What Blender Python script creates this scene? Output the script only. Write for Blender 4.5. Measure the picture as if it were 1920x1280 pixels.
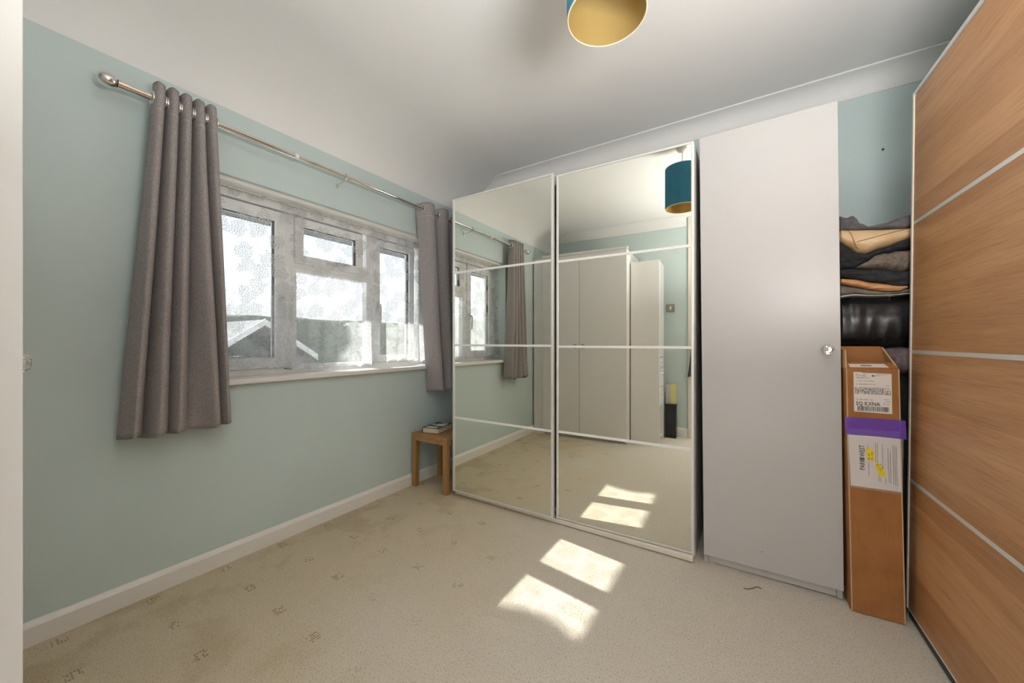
import bpy, bmesh, math, random
from mathutils import Matrix, Vector, Euler, noise
random.seed(7)
C = bpy.context.scene.collection
for o in list(bpy.data.objects):
    bpy.data.objects.remove(o)
R = math.radians

# ------------------------------------------------------------------ camera, world, lights, exposure
cam_d = bpy.data.cameras.new('camera'); cam = bpy.data.objects.new('camera', cam_d); C.objects.link(cam)
cam_d.sensor_width = 36; cam_d.lens = 695/1920*36; cam_d.clip_start = 0.01; cam_d.shift_y = 1/1920
cam.location = (0, 0, 1.04); cam.rotation_euler = (R(90), 0, R(32.63))
bpy.context.scene.camera = cam
vs = bpy.context.scene.view_settings
vs.view_transform = 'Standard'; vs.look = 'None'; vs.gamma = 1; vs.use_curve_mapping = False
vs.exposure = 0.74

w = bpy.data.worlds.new('world'); bpy.context.scene.world = w; w.use_nodes = True
nt = w.node_tree; nt.nodes.clear()
wo = nt.nodes.new('ShaderNodeOutputWorld'); bg = nt.nodes.new('ShaderNodeBackground')
tc = nt.nodes.new('ShaderNodeTexCoord'); sp = nt.nodes.new('ShaderNodeSeparateXYZ'); cr = nt.nodes.new('ShaderNodeValToRGB')
nt.links.new(tc.outputs['Generated'], sp.inputs[0]); nt.links.new(sp.outputs['Z'], cr.inputs[0])
cr.color_ramp.elements[0].position = 0.0; cr.color_ramp.elements[0].color = (1, 1, 1, 1)
cr.color_ramp.elements[1].position = 0.45; cr.color_ramp.elements[1].color = (0.60, 0.77, 1.0, 1)
nt.links.new(cr.outputs[0], bg.inputs[0]); bg.inputs[1].default_value = 1.25
nt.links.new(bg.outputs[0], wo.inputs[0])

sun_d = bpy.data.lights.new('sun', 'SUN'); sun = bpy.data.objects.new('sun', sun_d); C.objects.link(sun)
sun_d.energy = 13.0; sun_d.angle = R(0.55); sun_d.color = (1, 0.96, 0.9)
sun.rotation_euler = Vector((1, -0.125, -0.71)).to_track_quat('-Z', 'Y').to_euler()
sun.location = (-6, 2, 6)

# fill light added in the doorway behind the camera, no known source there
ld = bpy.data.lights.new('doorway_fill', 'AREA'); lo = bpy.data.objects.new('doorway_fill', ld); C.objects.link(lo)
ld.shape = 'RECTANGLE'; ld.size = 0.74; ld.size_y = 1.95; ld.energy = 7; ld.color = (1, 0.985, 0.96)
lo.location = (0.06, -0.70, 1.05); lo.rotation_euler = (R(90), 0, R(0))
lo.rotation_euler = Vector((-0.25, 1, 0.12)).to_track_quat('-Z', 'Y').to_euler()
# fill light added out of view, aimed up so the ceiling brightens the room
fd = bpy.data.lights.new('ceiling_fill', 'AREA'); fo = bpy.data.objects.new('ceiling_fill', fd); C.objects.link(fo)
fd.shape = 'DISK'; fd.size = 0.55; fd.energy = 25; fd.color = (1, 0.985, 0.965)
fo.location = (0.44, 0.32, 1.34); fo.rotation_euler = Vector((-0.05, 0.25, 1)).to_track_quat('-Z', 'Y').to_euler()
# portal that only guides sampling of the sky through the window
pd = bpy.data.lights.new('window_portal', 'AREA'); po = bpy.data.objects.new('window_portal', pd); C.objects.link(po)
pd.shape = 'RECTANGLE'; pd.size = 1.5; pd.size_y = 0.95; pd.cycles.is_portal = True
po.location = (-2.31, 1.37, 1.35); po.rotation_euler = Vector((1, 0, 0)).to_track_quat('-Z', 'Y').to_euler()

# ------------------------------------------------------------------ materials
def mat(name, col, rough=0.5, metal=0.0, **kw):
    m = bpy.data.materials.new(name); m.use_nodes = True
    b = m.node_tree.nodes['Principled BSDF']
    b.inputs['Base Color'].default_value = (*col, 1); b.inputs['Roughness'].default_value = rough
    b.inputs['Metallic'].default_value = metal
    for k, v in kw.items():
        b.inputs[k.replace('_', ' ')].default_value = v
    return m
def N(m, t, **kw):
    n = m.node_tree.nodes.new(t)
    for k, v in kw.items(): setattr(n, k, v)
    return n
def L(m, a, b): m.node_tree.links.new(a, b)
def bsdf(m): return m.node_tree.nodes['Principled BSDF']
def math_n(m, op, a, b=None, clamp=False):
    n = N(m, 'ShaderNodeMath', operation=op); n.use_clamp = clamp
    for i, v in enumerate((a, b)):
        if v is None: continue
        if isinstance(v, (int, float)): n.inputs[i].default_value = v
        else: L(m, v, n.inputs[i])
    return n.outputs[0]
def objco(m, scale=(1, 1, 1)):
    t = N(m, 'ShaderNodeTexCoord'); mp = N(m, 'ShaderNodeMapping'); mp.inputs['Scale'].default_value = scale
    L(m, t.outputs['Object'], mp.inputs[0]); return mp.outputs[0]
def noise_n(m, co, scale, detail=3, rough=0.5):
    n = N(m, 'ShaderNodeTexNoise'); n.inputs['Scale'].default_value = scale; n.inputs['Detail'].default_value = detail
    n.inputs['Roughness'].default_value = rough
    if co is not None: L(m, co, n.inputs['Vector'])
    return n.outputs['Fac']
def ramp(m, fac, stops):
    r = N(m, 'ShaderNodeValToRGB'); e = r.color_ramp.elements
    while len(e) < len(stops): e.new(0.5)
    for i, (p, c) in enumerate(stops):
        e[i].position = p; e[i].color = (*c, 1) if len(c) == 3 else c
    L(m, fac, r.inputs[0]); return r.outputs[0]
def mixc(m, fac, a, b, blend='MIX'):
    n = N(m, 'ShaderNodeMix', data_type='RGBA', blend_type=blend)
    if isinstance(fac, (int, float)): n.inputs[0].default_value = fac
    else: L(m, fac, n.inputs[0])
    for i, v in ((6, a), (7, b)):
        if isinstance(v, tuple): n.inputs[i].default_value = (*v, 1)
        else: L(m, v, n.inputs[i])
    return n.outputs[2]
def bump(m, h, strength, dist=0.01):
    b = N(m, 'ShaderNodeBump'); b.inputs['Strength'].default_value = strength; b.inputs['Distance'].default_value = dist
    L(m, h, b.inputs['Height']); L(m, b.outputs[0], bsdf(m).inputs['Normal'])
def painted(name, col, rough=0.6, bscale=90, bs=0.12, var=0.04):
    m = mat(name, col, rough); co = objco(m)
    big = noise_n(m, co, 1.6, 3)
    L(m, ramp(m, big, [(0.3, tuple(c*(1-var) for c in col)), (0.7, tuple(min(1, c*(1+var)) for c in col))]), bsdf(m).inputs['Base Color'])
    bump(m, noise_n(m, co, bscale, 4), bs, 0.004)
    return m

M = {}
M['mint'] = painted('mint_paint', (0.545, 0.640, 0.632), 0.55)
M['ceil'] = painted('ceiling_paint', (0.79, 0.782, 0.772), 0.85, 60, 0.06, 0.015)
M['gloss'] = painted('white_gloss_paint', (0.78, 0.75, 0.71), 0.3, 30, 0.03, 0.02)
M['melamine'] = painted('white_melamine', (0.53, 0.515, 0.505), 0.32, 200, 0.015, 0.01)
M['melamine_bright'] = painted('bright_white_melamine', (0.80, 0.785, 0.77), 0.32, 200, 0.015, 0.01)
M['melamine_grey'] = painted('grey_melamine', (0.60, 0.585, 0.57), 0.4, 200, 0.015, 0.01)
M['upvc'] = mat('white_plastic', (0.86, 0.86, 0.86), 0.25)
M['cream'] = painted('cream_gloss', (0.76, 0.70, 0.60), 0.35, 30, 0.03, 0.02)
M['alu'] = mat('pale_aluminium', (0.80, 0.80, 0.77), 0.35, 0.35)
M['strip'] = mat('white_strip', (0.85, 0.85, 0.82), 0.35)
M['chrome'] = mat('chrome', (0.80, 0.78, 0.75), 0.08, 1.0)
M['nickel'] = mat('dark_nickel', (0.30, 0.28, 0.25), 0.3, 1.0)
M['mirror'] = mat('mirror_glass', (0.915, 0.92, 0.845), 0.0, 1.0)
M['dark'] = mat('dark_gap', (0.05, 0.05, 0.05), 0.7)
M['black'] = mat('black_board', (0.018, 0.018, 0.022), 0.5)
M['yellow'] = mat('pale_yellow_card', (0.74, 0.66, 0.28), 0.6)
M['crystal'] = mat('crystal', (0.95, 0.95, 0.95), 0.03, 0.0, IOR=1.55)
bsdf(M['crystal']).inputs['Transmission Weight'].default_value = 0.85
M['shade_gold'] = mat('gold_lining', (0.50, 0.36, 0.13), 0.45, 0.3)
M['cream_rim'] = mat('cream_rim', (0.75, 0.68, 0.52), 0.6)
M['white_plastic'] = mat('white_cord_plastic', (0.75, 0.75, 0.72), 0.4)
M['rubber'] = mat('rubber_gasket', (0.03, 0.03, 0.03), 0.7)

# window glass: thin clear pane
g = bpy.data.materials.new('window_glass'); g.use_nodes = True; g.node_tree.nodes.clear()
go = N(g, 'ShaderNodeOutputMaterial'); gt = N(g, 'ShaderNodeBsdfTransparent'); gg = N(g, 'ShaderNodeBsdfGlossy'); gm = N(g, 'ShaderNodeMixShader')
gt.inputs[0].default_value = (0.94, 0.96, 0.95, 1); gg.inputs['Roughness'].default_value = 0.0; gm.inputs[0].default_value = 0.05
L(g, gt.outputs[0], gm.inputs[1]); L(g, gg.outputs[0], gm.inputs[2]); L(g, gm.outputs[0], go.inputs[0]); M['glass'] = g

# blue pleated shade
m = mat('teal_pleated_fabric', (0.045, 0.235, 0.36), 0.75); co = objco(m)
bump(m, noise_n(m, co, 300, 2), 0.15, 0.002); M['teal'] = m

# curtain fabric (slightly translucent woven cloth)
def curtain_mat():
    m = mat('grey_woven_curtain', (0.36, 0.32, 0.31), 0.9); co = objco(m)
    tcn = N(m, 'ShaderNodeTexCoord')
    mp = N(m, 'ShaderNodeMapping'); mp.inputs['Scale'].default_value = (1, 1, 0.45); mp.inputs['Rotation'].default_value = (R(25), 0, 0)
    L(m, tcn.outputs['Object'], mp.inputs[0])
    f = noise_n(m, mp.outputs[0], 260, 2, 0.6)
    L(m, ramp(m, f, [(0.32, (0.345, 0.308, 0.306)), (0.68, (0.54, 0.495, 0.488))]), bsdf(m).inputs['Base Color'])
    bump(m, f, 0.5, 0.003)
    tr = N(m, 'ShaderNodeBsdfTranslucent'); tr.inputs[0].default_value = (0.36, 0.31, 0.29, 1)
    mx = N(m, 'ShaderNodeMixShader'); mx.inputs[0].default_value = 0.25
    out = m.node_tree.nodes['Material Output']
    L(m, bsdf(m).outputs[0], mx.inputs[1]); L(m, tr.outputs[0], mx.inputs[2]); L(m, mx.outputs[0], out.inputs[0])
    return m
M['curtain'] = curtain_mat()

# lace net
def lace_mat():
    m = bpy.data.materials.new('white_lace_net'); m.use_nodes = True; m.node_tree.nodes.clear()
    out = N(m, 'ShaderNodeOutputMaterial'); t = N(m, 'ShaderNodeTexCoord'); s = N(m, 'ShaderNodeSeparateXYZ')
    L(m, t.outputs['Object'], s.inputs[0])
    cmb = N(m, 'ShaderNodeCombineXYZ'); L(m, s.outputs['Y'], cmb.inputs[0]); L(m, s.outputs['Z'], cmb.inputs[1])
    # warp a little so that flower clusters are uneven
    v1 = N(m, 'ShaderNodeTexVoronoi', voronoi_dimensions='2D', feature='F1'); v1.inputs['Scale'].default_value = 10; v1.inputs['Randomness'].default_value = 0.8
    L(m, cmb.outputs[0], v1.inputs['Vector'])
    n1 = noise_n(m, cmb.outputs[0], 26, 2, 0.6)
    dd = math_n(m, 'ADD', v1.outputs['Distance'], math_n(m, 'MULTIPLY', math_n(m, 'SUBTRACT', n1, 0.5), 0.9))
    cluster = math_n(m, 'LESS_THAN', dd, 0.41)
    stem = math_n(m, 'LESS_THAN', math_n(m, 'ABSOLUTE', math_n(m, 'SUBTRACT', noise_n(m, cmb.outputs[0], 7, 1), 0.5)), 0.012)
    v2 = N(m, 'ShaderNodeTexVoronoi', voronoi_dimensions='2D', feature='DISTANCE_TO_EDGE'); v2.inputs['Scale'].default_value = 95
    L(m, cmb.outputs[0], v2.inputs['Vector'])
    line = math_n(m, 'LESS_THAN', v2.outputs['Distance'], 0.17)
    petal = math_n(m, 'MULTIPLY', cluster, line)
    # border pattern towards the hem; bright lower-window haze put into the net's opacity
    low = N(m, 'ShaderNodeMapRange'); low.inputs['From Min'].default_value = 0.50; low.inputs['From Max'].default_value = 0.36
    L(m, s.outputs['Z'], low.inputs['Value'])
    v3 = N(m, 'ShaderNodeTexVoronoi', voronoi_dimensions='2D', feature='DISTANCE_TO_EDGE'); v3.inputs['Scale'].default_value = 34
    L(m, cmb.outputs[0], v3.inputs['Vector'])
    border = math_n(m, 'MULTIPLY', math_n(m, 'LESS_THAN', v3.outputs['Distance'], 0.09), math_n(m, 'MULTIPLY', low.outputs[0], 0.45))
    pat = math_n(m, 'MAXIMUM', math_n(m, 'MULTIPLY', petal, 1.0), border)
    base = math_n(m, 'ADD', 0.10, math_n(m, 'MULTIPLY', low.outputs[0], 0.36))
    alpha = math_n(m, 'ADD', base, math_n(m, 'MULTIPLY', pat, math_n(m, 'SUBTRACT', 0.66, math_n(m, 'MULTIPLY', low.outputs[0], 0.42))), True)
    df = N(m, 'ShaderNodeBsdfDiffuse'); df.inputs[0].default_value = (0.60, 0.60, 0.61, 1)
    tl = N(m, 'ShaderNodeBsdfTranslucent'); tl.inputs[0].default_value = (0.52, 0.52, 0.53, 1)
    mm = N(m, 'ShaderNodeMixShader'); mm.inputs[0].default_value = 0.42
    L(m, df.outputs[0], mm.inputs[1]); L(m, tl.outputs[0], mm.inputs[2])
    tp = N(m, 'ShaderNodeBsdfTransparent'); mx = N(m, 'ShaderNodeMixShader')
    L(m, alpha, mx.inputs[0]); L(m, tp.outputs[0], mx.inputs[1]); L(m, mm.outputs[0], mx.inputs[2]); L(m, mx.outputs[0], out.inputs[0])
    return m
M['lace'] = lace_mat()

# carpet: beige twist pile with small dashed motifs on a 24 cm grid, stained along the window wall
def carpet_mat():
    m = mat('beige_carpet', (0.5, 0.45, 0.36), 1.0); bsdf(m).inputs['Specular IOR Level'].default_value = 0.1
    t = N(m, 'ShaderNodeTexCoord'); s = N(m, 'ShaderNodeSeparateXYZ'); L(m, t.outputs['Object'], s.inputs[0])
    co = t.outputs['Object']; X, Y = s.outputs['X'], s.outputs['Y']
    big = noise_n(m, co, 1.9, 4, 0.6)
    wear = math_n(m, 'ADD', X, math_n(m, 'MULTIPLY', math_n(m, 'SUBTRACT', big, 0.5), 1.6))
    mr = N(m, 'ShaderNodeMapRange', interpolation_type='SMOOTHSTEP'); mr.inputs['From Min'].default_value = -1.7; mr.inputs['From Max'].default_value = -0.45
    L(m, wear, mr.inputs['Value'])
    basec = mixc(m, mr.outputs[0], (0.68, 0.58, 0.42), (0.70, 0.64, 0.55))
    st = noise_n(m, co, 3.3, 5, 0.62)
    stm = ramp(m, st, [(0.50, (0, 0, 0)), (0.60, (1, 1, 1))])
    near = N(m, 'ShaderNodeMapRange'); near.inputs['From Min'].default_value = -1.15; near.inputs['From Max'].default_value = -1.75
    L(m, wear, near.inputs['Value'])
    stf = math_n(m, 'MULTIPLY', math_n(m, 'MULTIPLY', stm, near.outputs[0]), 0.45)
    c1 = mixc(m, stf, basec, (0.46, 0.36, 0.215))
    # motif
    def cell(v, off, step):
        u = math_n(m, 'DIVIDE', math_n(m, 'SUBTRACT', v, off), step)
        return math_n(m, 'MULTIPLY', math_n(m, 'SUBTRACT', math_n(m, 'FRACT', math_n(m, 'ADD', u, 0.5)), 0.5), step), math_n(m, 'FLOOR', math_n(m, 'ADD', u, 0.5))
    fx, ix = cell(X, -2.022, 0.243); fy, iy = cell(Y, 0.237, 0.2435)
    ins = math_n(m, 'MULTIPLY', math_n(m, 'LESS_THAN', math_n(m, 'ABSOLUTE', fx), 0.023), math_n(m, 'LESS_THAN', math_n(m, 'ABSOLUTE', fy), 0.019))
    gx = math_n(m, 'FLOOR', math_n(m, 'DIVIDE', fx, 0.0115)); gy = math_n(m, 'FLOOR', math_n(m, 'DIVIDE', fy, 0.0076))
    hx = math_n(m, 'FRACT', math_n(m, 'DIVIDE', fx, 0.0115)); hy = math_n(m, 'FRACT', math_n(m, 'DIVIDE', fy, 0.0076))
    dash = math_n(m, 'MULTIPLY', math_n(m, 'LESS_THAN', math_n(m, 'ABSOLUTE', math_n(m, 'SUBTRACT', hx, 0.5)), 0.30), math_n(m, 'LESS_THAN', math_n(m, 'ABSOLUTE', math_n(m, 'SUBTRACT', hy, 0.5)), 0.36))
    cv = N(m, 'ShaderNodeCombineXYZ'); L(m, math_n(m, 'ADD', gx, math_n(m, 'MULTIPLY', ix, 17)), cv.inputs[0]); L(m, math_n(m, 'ADD', gy, math_n(m, 'MULTIPLY', iy, 13)), cv.inputs[1])
    wn = N(m, 'ShaderNodeTexWhiteNoise', noise_dimensions='2D'); L(m, cv.outputs[0], wn.inputs['Vector'])
    mot = math_n(m, 'MULTIPLY', math_n(m, 'MULTIPLY', ins, dash), math_n(m, 'GREATER_THAN', wn.outputs[0], 0.42))
    fade = N(m, 'ShaderNodeMapRange'); fade.inputs['From Min'].default_value = -0.75; fade.inputs['From Max'].default_value = -1.35
    L(m, wear, fade.inputs['Value'])
    motf = math_n(m, 'MULTIPLY', math_n(m, 'MULTIPLY', mot, fade.outputs[0]), 0.72)
    c2 = mixc(m, motf, c1, (0.19, 0.115, 0.05))
    fine = noise_n(m, co, 170, 3, 0.65)
    spk = ramp(m, fine, [(0.30, (0.50, 0.48, 0.45)), (0.47, (1, 1, 1))])
    c3 = mixc(m, 0.75, c2, spk, 'MULTIPLY')
    L(m, c3, bsdf(m).inputs['Base Color'])
    bump(m, fine, 0.9, 0.006)
    return m
M['carpet'] = carpet_mat()

# oak veneer in broad strips, grain along the local Y axis
def oak_mat(name, cols, axis=1, strip=0.125, grain=1.0):
    m = mat(name, cols[1], 0.42)
    t = N(m, 'ShaderNodeTexCoord'); s = N(m, 'ShaderNodeSeparateXYZ'); L(m, t.outputs['Object'], s.inputs[0])
    Z = s.outputs['Z']; n0 = N(m, 'ShaderNodeMath', operation='FLOOR')
    L(m, math_n(m, 'DIVIDE', math_n(m, 'ADD', Z, 0.06), strip), n0.inputs[0])
    wn = N(m, 'ShaderNodeTexWhiteNoise', noise_dimensions='1D'); L(m, n0.outputs[0], wn.inputs['W'])
    sc = [14.0, 14.0, 14.0]; sc[axis] = 0.9
    mp = N(m, 'ShaderNodeMapping'); mp.inputs['Scale'].default_value = sc
    L(m, t.outputs['Object'], mp.inputs[0])
    off = N(m, 'ShaderNodeVectorMath', operation='ADD'); cmb = N(m, 'ShaderNodeCombineXYZ')
    for i in range(3): L(m, math_n(m, 'MULTIPLY', wn.outputs['Value'], 9.0), cmb.inputs[i])
    L(m, mp.outputs[0], off.inputs[0]); L(m, cmb.outputs[0], off.inputs[1])
    g1 = noise_n(m, off.outputs[0], 1.1, 8, 0.70)
    mp2 = N(m, 'ShaderNodeMapping'); sc2 = [160.0, 160.0, 160.0]; sc2[axis] = 4.0; mp2.inputs['Scale'].default_value = sc2
    L(m, t.outputs['Object'], mp2.inputs[0]); g2 = noise_n(m, mp2.outputs[0], 1.3, 3, 0.6)
    c = ramp(m, g1, [(0.30, cols[0]), (0.5, cols[1]), (0.70, cols[2])])
    tone = ramp(m, wn.outputs['Value'], [(0.0, (0.86, 0.81, 0.76)), (1.0, (1.08, 1.08, 1.08))])
    c = mixc(m, 1.0, c, tone, 'MULTIPLY')
    c = mixc(m, 0.50*grain, c, ramp(m, g2, [(0.34, (0.62, 0.56, 0.50)), (0.50, (1, 1, 1))]), 'MULTIPLY')
    L(m, c, bsdf(m).inputs['Base Color']); bump(m, g2, 0.12, 0.002)
    return m
M['oak'] = oak_mat('oak_veneer', [(0.475, 0.235, 0.098), (0.57, 0.298, 0.132), (0.64, 0.358, 0.175)])
M['stool_oak'] = oak_mat('stool_oak', [(0.27, 0.135, 0.045), (0.40, 0.215, 0.08), (0.50, 0.29, 0.12)], 1, 0.06)
M['stool_leg'] = oak_mat('stool_leg_oak', [(0.27, 0.135, 0.045), (0.40, 0.215, 0.08), (0.50, 0.29, 0.12)], 2, 9.0)
M['niche'] = oak_mat('niche_wood', [(0.22, 0.16, 0.08), (0.30, 0.22, 0.11), (0.36, 0.27, 0.14)], 2, 9.0)

def card_mat():
    m = mat('brown_cardboard', (0.42, 0.205, 0.075), 0.8); co = objco(m, (1, 1, 1))
    f = noise_n(m, co, 9, 4); mp = objco(m, (60, 60, 2)); f2 = noise_n(m, mp, 6, 2)
    c = ramp(m, f, [(0.3, (0.33, 0.135, 0.038)), (0.7, (0.43, 0.185, 0.058))])
    c = mixc(m, 0.25, c, ramp(m, f2, [(0.35, (0.7, 0.7, 0.7)), (0.55, (1, 1, 1))]), 'MULTIPLY')
    L(m, c, bsdf(m).inputs['Base Color']); bump(m, f2, 0.15, 0.002)
    return m
M['card'] = card_mat()
M['card_edge'] = mat('cardboard_edge', (0.62, 0.38, 0.20), 0.85)
M['paper'] = mat('white_paper', (0.80, 0.74, 0.70), 0.7)
M['ink'] = mat('black_ink', (0.03, 0.03, 0.03), 0.7)
M['ink_grey'] = mat('grey_ink', (0.20, 0.19, 0.19), 0.7)
M['sticker'] = mat('yellow_sticker', (0.85, 0.66, 0.03), 0.5)
pm = mat('purple_film', (0.22, 0.09, 0.62), 0.18); bsdf(pm).inputs['Alpha'].default_value = 0.52; M['purple'] = pm
pm2 = mat('clear_film', (0.8, 0.78, 0.8), 0.15); bsdf(pm2).inputs['Alpha'].default_value = 0.12; M['film'] = pm2

def cloth_mat(name, a, b, scale=35, rough=0.9, bs=0.4):
    m = mat(name, a, rough); co = objco(m, (1, 1, 1))
    f = noise_n(m, co, scale, 5, 0.65)
    L(m, ramp(m, f, [(0.35, a), (0.65, b)]), bsdf(m).inputs['Base Color']); bump(m, noise_n(m, co, 420, 2), bs, 0.002)
    return m

# ------------------------------------------------------------------ builders
ROOT = {}
def base_obj(o, label=None, cat=None, group=None, kind=None):
    if label: o['label'] = label
    if cat: o['category'] = cat
    if group: o['group'] = group
    if kind: o['kind'] = kind
    return o
def thing(name, label, cat, loc=(0, 0, 0), rot=(0, 0, 0), group=None):
    o = bpy.data.objects.new(name, None); C.objects.link(o); o.location = loc; o.rotation_euler = rot
    o.empty_display_size = 0.05
    ROOT[o.name] = Matrix.Translation(Vector(loc)) @ Euler(rot).to_matrix().to_4x4()
    return base_obj(o, label, cat, group)
def root_mat(p):
    while p.parent: p = p.parent
    return ROOT.get(p.name, Matrix.Identity(4))
def obj(name, bm, m, parent=None, world=True, smooth=False, mods=None, angle=None):
    """links bm as one mesh; with a parent, geometry given in world coordinates is taken into the parent's space"""
    me = bpy.data.meshes.new(name)
    if parent is not None and world:
        bm.transform(root_mat(parent).inverted())
    bmesh.ops.recalc_face_normals(bm, faces=bm.faces)
    bm.to_mesh(me); bm.free()
    for mm in (m if isinstance(m, (list, tuple)) else [m]): me.materials.append(mm)
    if smooth:
        for p in me.polygons: p.use_smooth = True
        if angle:
            me.set_sharp_from_angle(angle=R(angle))
    o = bpy.data.objects.new(name, me); C.objects.link(o)
    if parent is not None: o.parent = parent
    return o
def struct(name, bm, m, **kw):
    o = obj(name, bm, m, **kw); o['kind'] = 'structure'; return o
def box(x0, x1, y0, y1, z0, z1, bev=0.0, seg=2, bm=None):
    b = bmesh.new()
    r = bmesh.ops.create_cube(b, size=1)
    for v in b.verts:
        v.co = Vector((x0+(v.co.x+.5)*(x1-x0), y0+(v.co.y+.5)*(y1-y0), z0+(v.co.z+.5)*(z1-z0)))
    if bev > 0:
        bmesh.ops.bevel(b, geom=list(b.edges), offset=bev, segments=seg, affect='EDGES', profile=0.5)
    if bm is None: return b
    return join(bm, b)
def join(a, b):
    vm = {}
    for v in b.verts: vm[v] = a.verts.new(v.co)
    for f in b.faces:
        try:
            nf = a.faces.new([vm[v] for v in f.verts]); nf.material_index = f.material_index; nf.smooth = f.smooth
        except ValueError: pass
    b.free(); return a
def poly_prism(pts, direction):
    """closed polygon (3D points) extruded by direction"""
    b = bmesh.new(); d = Vector(direction)
    a = [b.verts.new(Vector(p)) for p in pts]; c = [b.verts.new(Vector(p)+d) for p in pts]
    b.faces.new(a); b.faces.new(list(reversed(c)))
    n = len(pts)
    for i in range(n): b.faces.new([a[i], c[i], c[(i+1) % n], a[(i+1) % n]])
    return b
def tube(path, r, n=12, caps=True, bm=None):
    b = bm or bmesh.new(); P = [Vector(p) for p in path]; rings = []
    up = None
    for i, p in enumerate(P):
        t = (P[min(i+1, len(P)-1)] - P[max(i-1, 0)]).normalized()
        if up is None:
            up = t.orthogonal().normalized()
        else:
            up = (up - t*up.dot(t)).normalized()
        s = t.cross(up); rr = r[i] if isinstance(r, (list, tuple)) else r
        rings.append([b.verts.new(p + (up*math.cos(2*math.pi*k/n) + s*math.sin(2*math.pi*k/n))*rr) for k in range(n)])
    for i in range(len(rings)-1):
        for k in range(n):
            b.faces.new([rings[i][k], rings[i][(k+1) % n], rings[i+1][(k+1) % n], rings[i+1][k]])
    if caps:
        b.faces.new(rings[0]); b.faces.new(list(reversed(rings[-1])))
    return b
def lathe(prof, center, axis='Z', n=24, close=False):
    """prof: (radius, height) list revolved about an axis through center"""
    b = bmesh.new(); rings = []
    for r, h in prof:
        ring = []
        for k in range(n):
            a = 2*math.pi*k/n
            v = {'Z': (r*math.cos(a), r*math.sin(a), h), 'Y': (r*math.cos(a), h, r*math.sin(a)), 'X': (h, r*math.cos(a), r*math.sin(a))}[axis]
            ring.append(b.verts.new(Vector(v)+Vector(center)))
        rings.append(ring)
    for i in range(len(rings)-1):
        for k in range(n):
            b.faces.new([rings[i][k], rings[i][(k+1) % n], rings[i+1][(k+1) % n], rings[i+1][k]])
    if not close:
        if prof[0][0] > 1e-5: b.faces.new(rings[0])
        if prof[-1][0] > 1e-5: b.faces.new(list(reversed(rings[-1])))
    bmesh.ops.remove_doubles(b, verts=b.verts, dist=1e-5)
    return b
def torus(center, R1, r, axis='Y', n=28, k=8):
    b = bmesh.new(); rings = []
    for i in range(n):
        a = 2*math.pi*i/n; ring = []
        for j in range(k):
            t = 2*math.pi*j/k; rad = R1 + r*math.cos(t); h = r*math.sin(t)
            v = {'Z': (rad*math.cos(a), rad*math.sin(a), h), 'Y': (rad*math.cos(a), h, rad*math.sin(a)), 'X': (h, rad*math.cos(a), rad*math.sin(a))}[axis]
            ring.append(b.verts.new(Vector(v)+Vector(center)))
        rings.append(ring)
    for i in range(n):
        for j in range(k):
            b.faces.new([rings[i][j], rings[(i+1) % n][j], rings[(i+1) % n][(j+1) % k], rings[i][(j+1) % k]])
    return b

# ------------------------------------------------------------------ room shell
XA, XD, YB, YC, ZC = -2.082, 1.16, 2.58, -0.555, 2.40
bm = bmesh.new(); vs_ = [bm.verts.new(p) for p in ((-2.33, -1.7, 0), (1.3, -1.7, 0), (1.3, 2.8, 0), (-2.33, 2.8, 0))]; bm.faces.new(vs_)
b2 = box(-2.33, 1.3, -1.7, 2.8, -0.12, -0.001); join(bm, b2)
struct('floor', bm, M['carpet'])
struct('ceiling', box(-2.33, 1.3, -1.7, 2.8, ZC, ZC+0.15), M['ceil'])
WY0, WY1, WZ0, WZ1 = 0.64, 2.15, 0.838, 1.835       # window opening
b = box(-2.33, XA, -0.7, WY0, 0, ZC); join(b, box(-2.33, XA, WY1, 2.8, 0, ZC)); join(b, box(-2.33, XA, WY0, WY1, 0, WZ0)); join(b, box(-2.33, XA, WY0, WY1, WZ1, ZC))
struct('wall_left', b, M['mint'])
struct('wall_back', box(XA, 1.3, YB, YB+0.15, 0, ZC), M['mint'])
DX0, DX1 = -0.36, 0.50                               # doorway in the wall behind the camera
b = box(XA, DX0, YC-0.12, YC, 0, ZC); join(b, box(DX1, 1.3, YC-0.12, YC, 0, ZC)); join(b, box(DX0, DX1, YC-0.12, YC, 2.06, ZC))
struct('wall_front', b, M['mint'])
struct('wall_right', box(XD, 1.3, -1.7, 2.8, 0, ZC), M['mint'])
b = box(-1.0, -0.9, -1.7, YC-0.12, 0, ZC); join(b, box(-1.0, 1.3, -1.75, -1.65, 0, ZC))
struct('wall_landing', b, M['ceil'])
# deep plaster cove between window wall and ceiling
pts = [(XA-0.01, 0, ZC)]
for i in range(15):
    a = i/14*math.pi/2
    pts.append((-1.66-0.422*math.cos(a), 0, 2.146+0.254*math.sin(a)))
pts = [(x, YC, z) for x, _, z in pts]
pts.append((-1.66, YC, ZC))
o = struct('trim_1', poly_prism(pts[:-1], (0, YB-YC, 0)), M['ceil'], smooth=True, angle=35)
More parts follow.
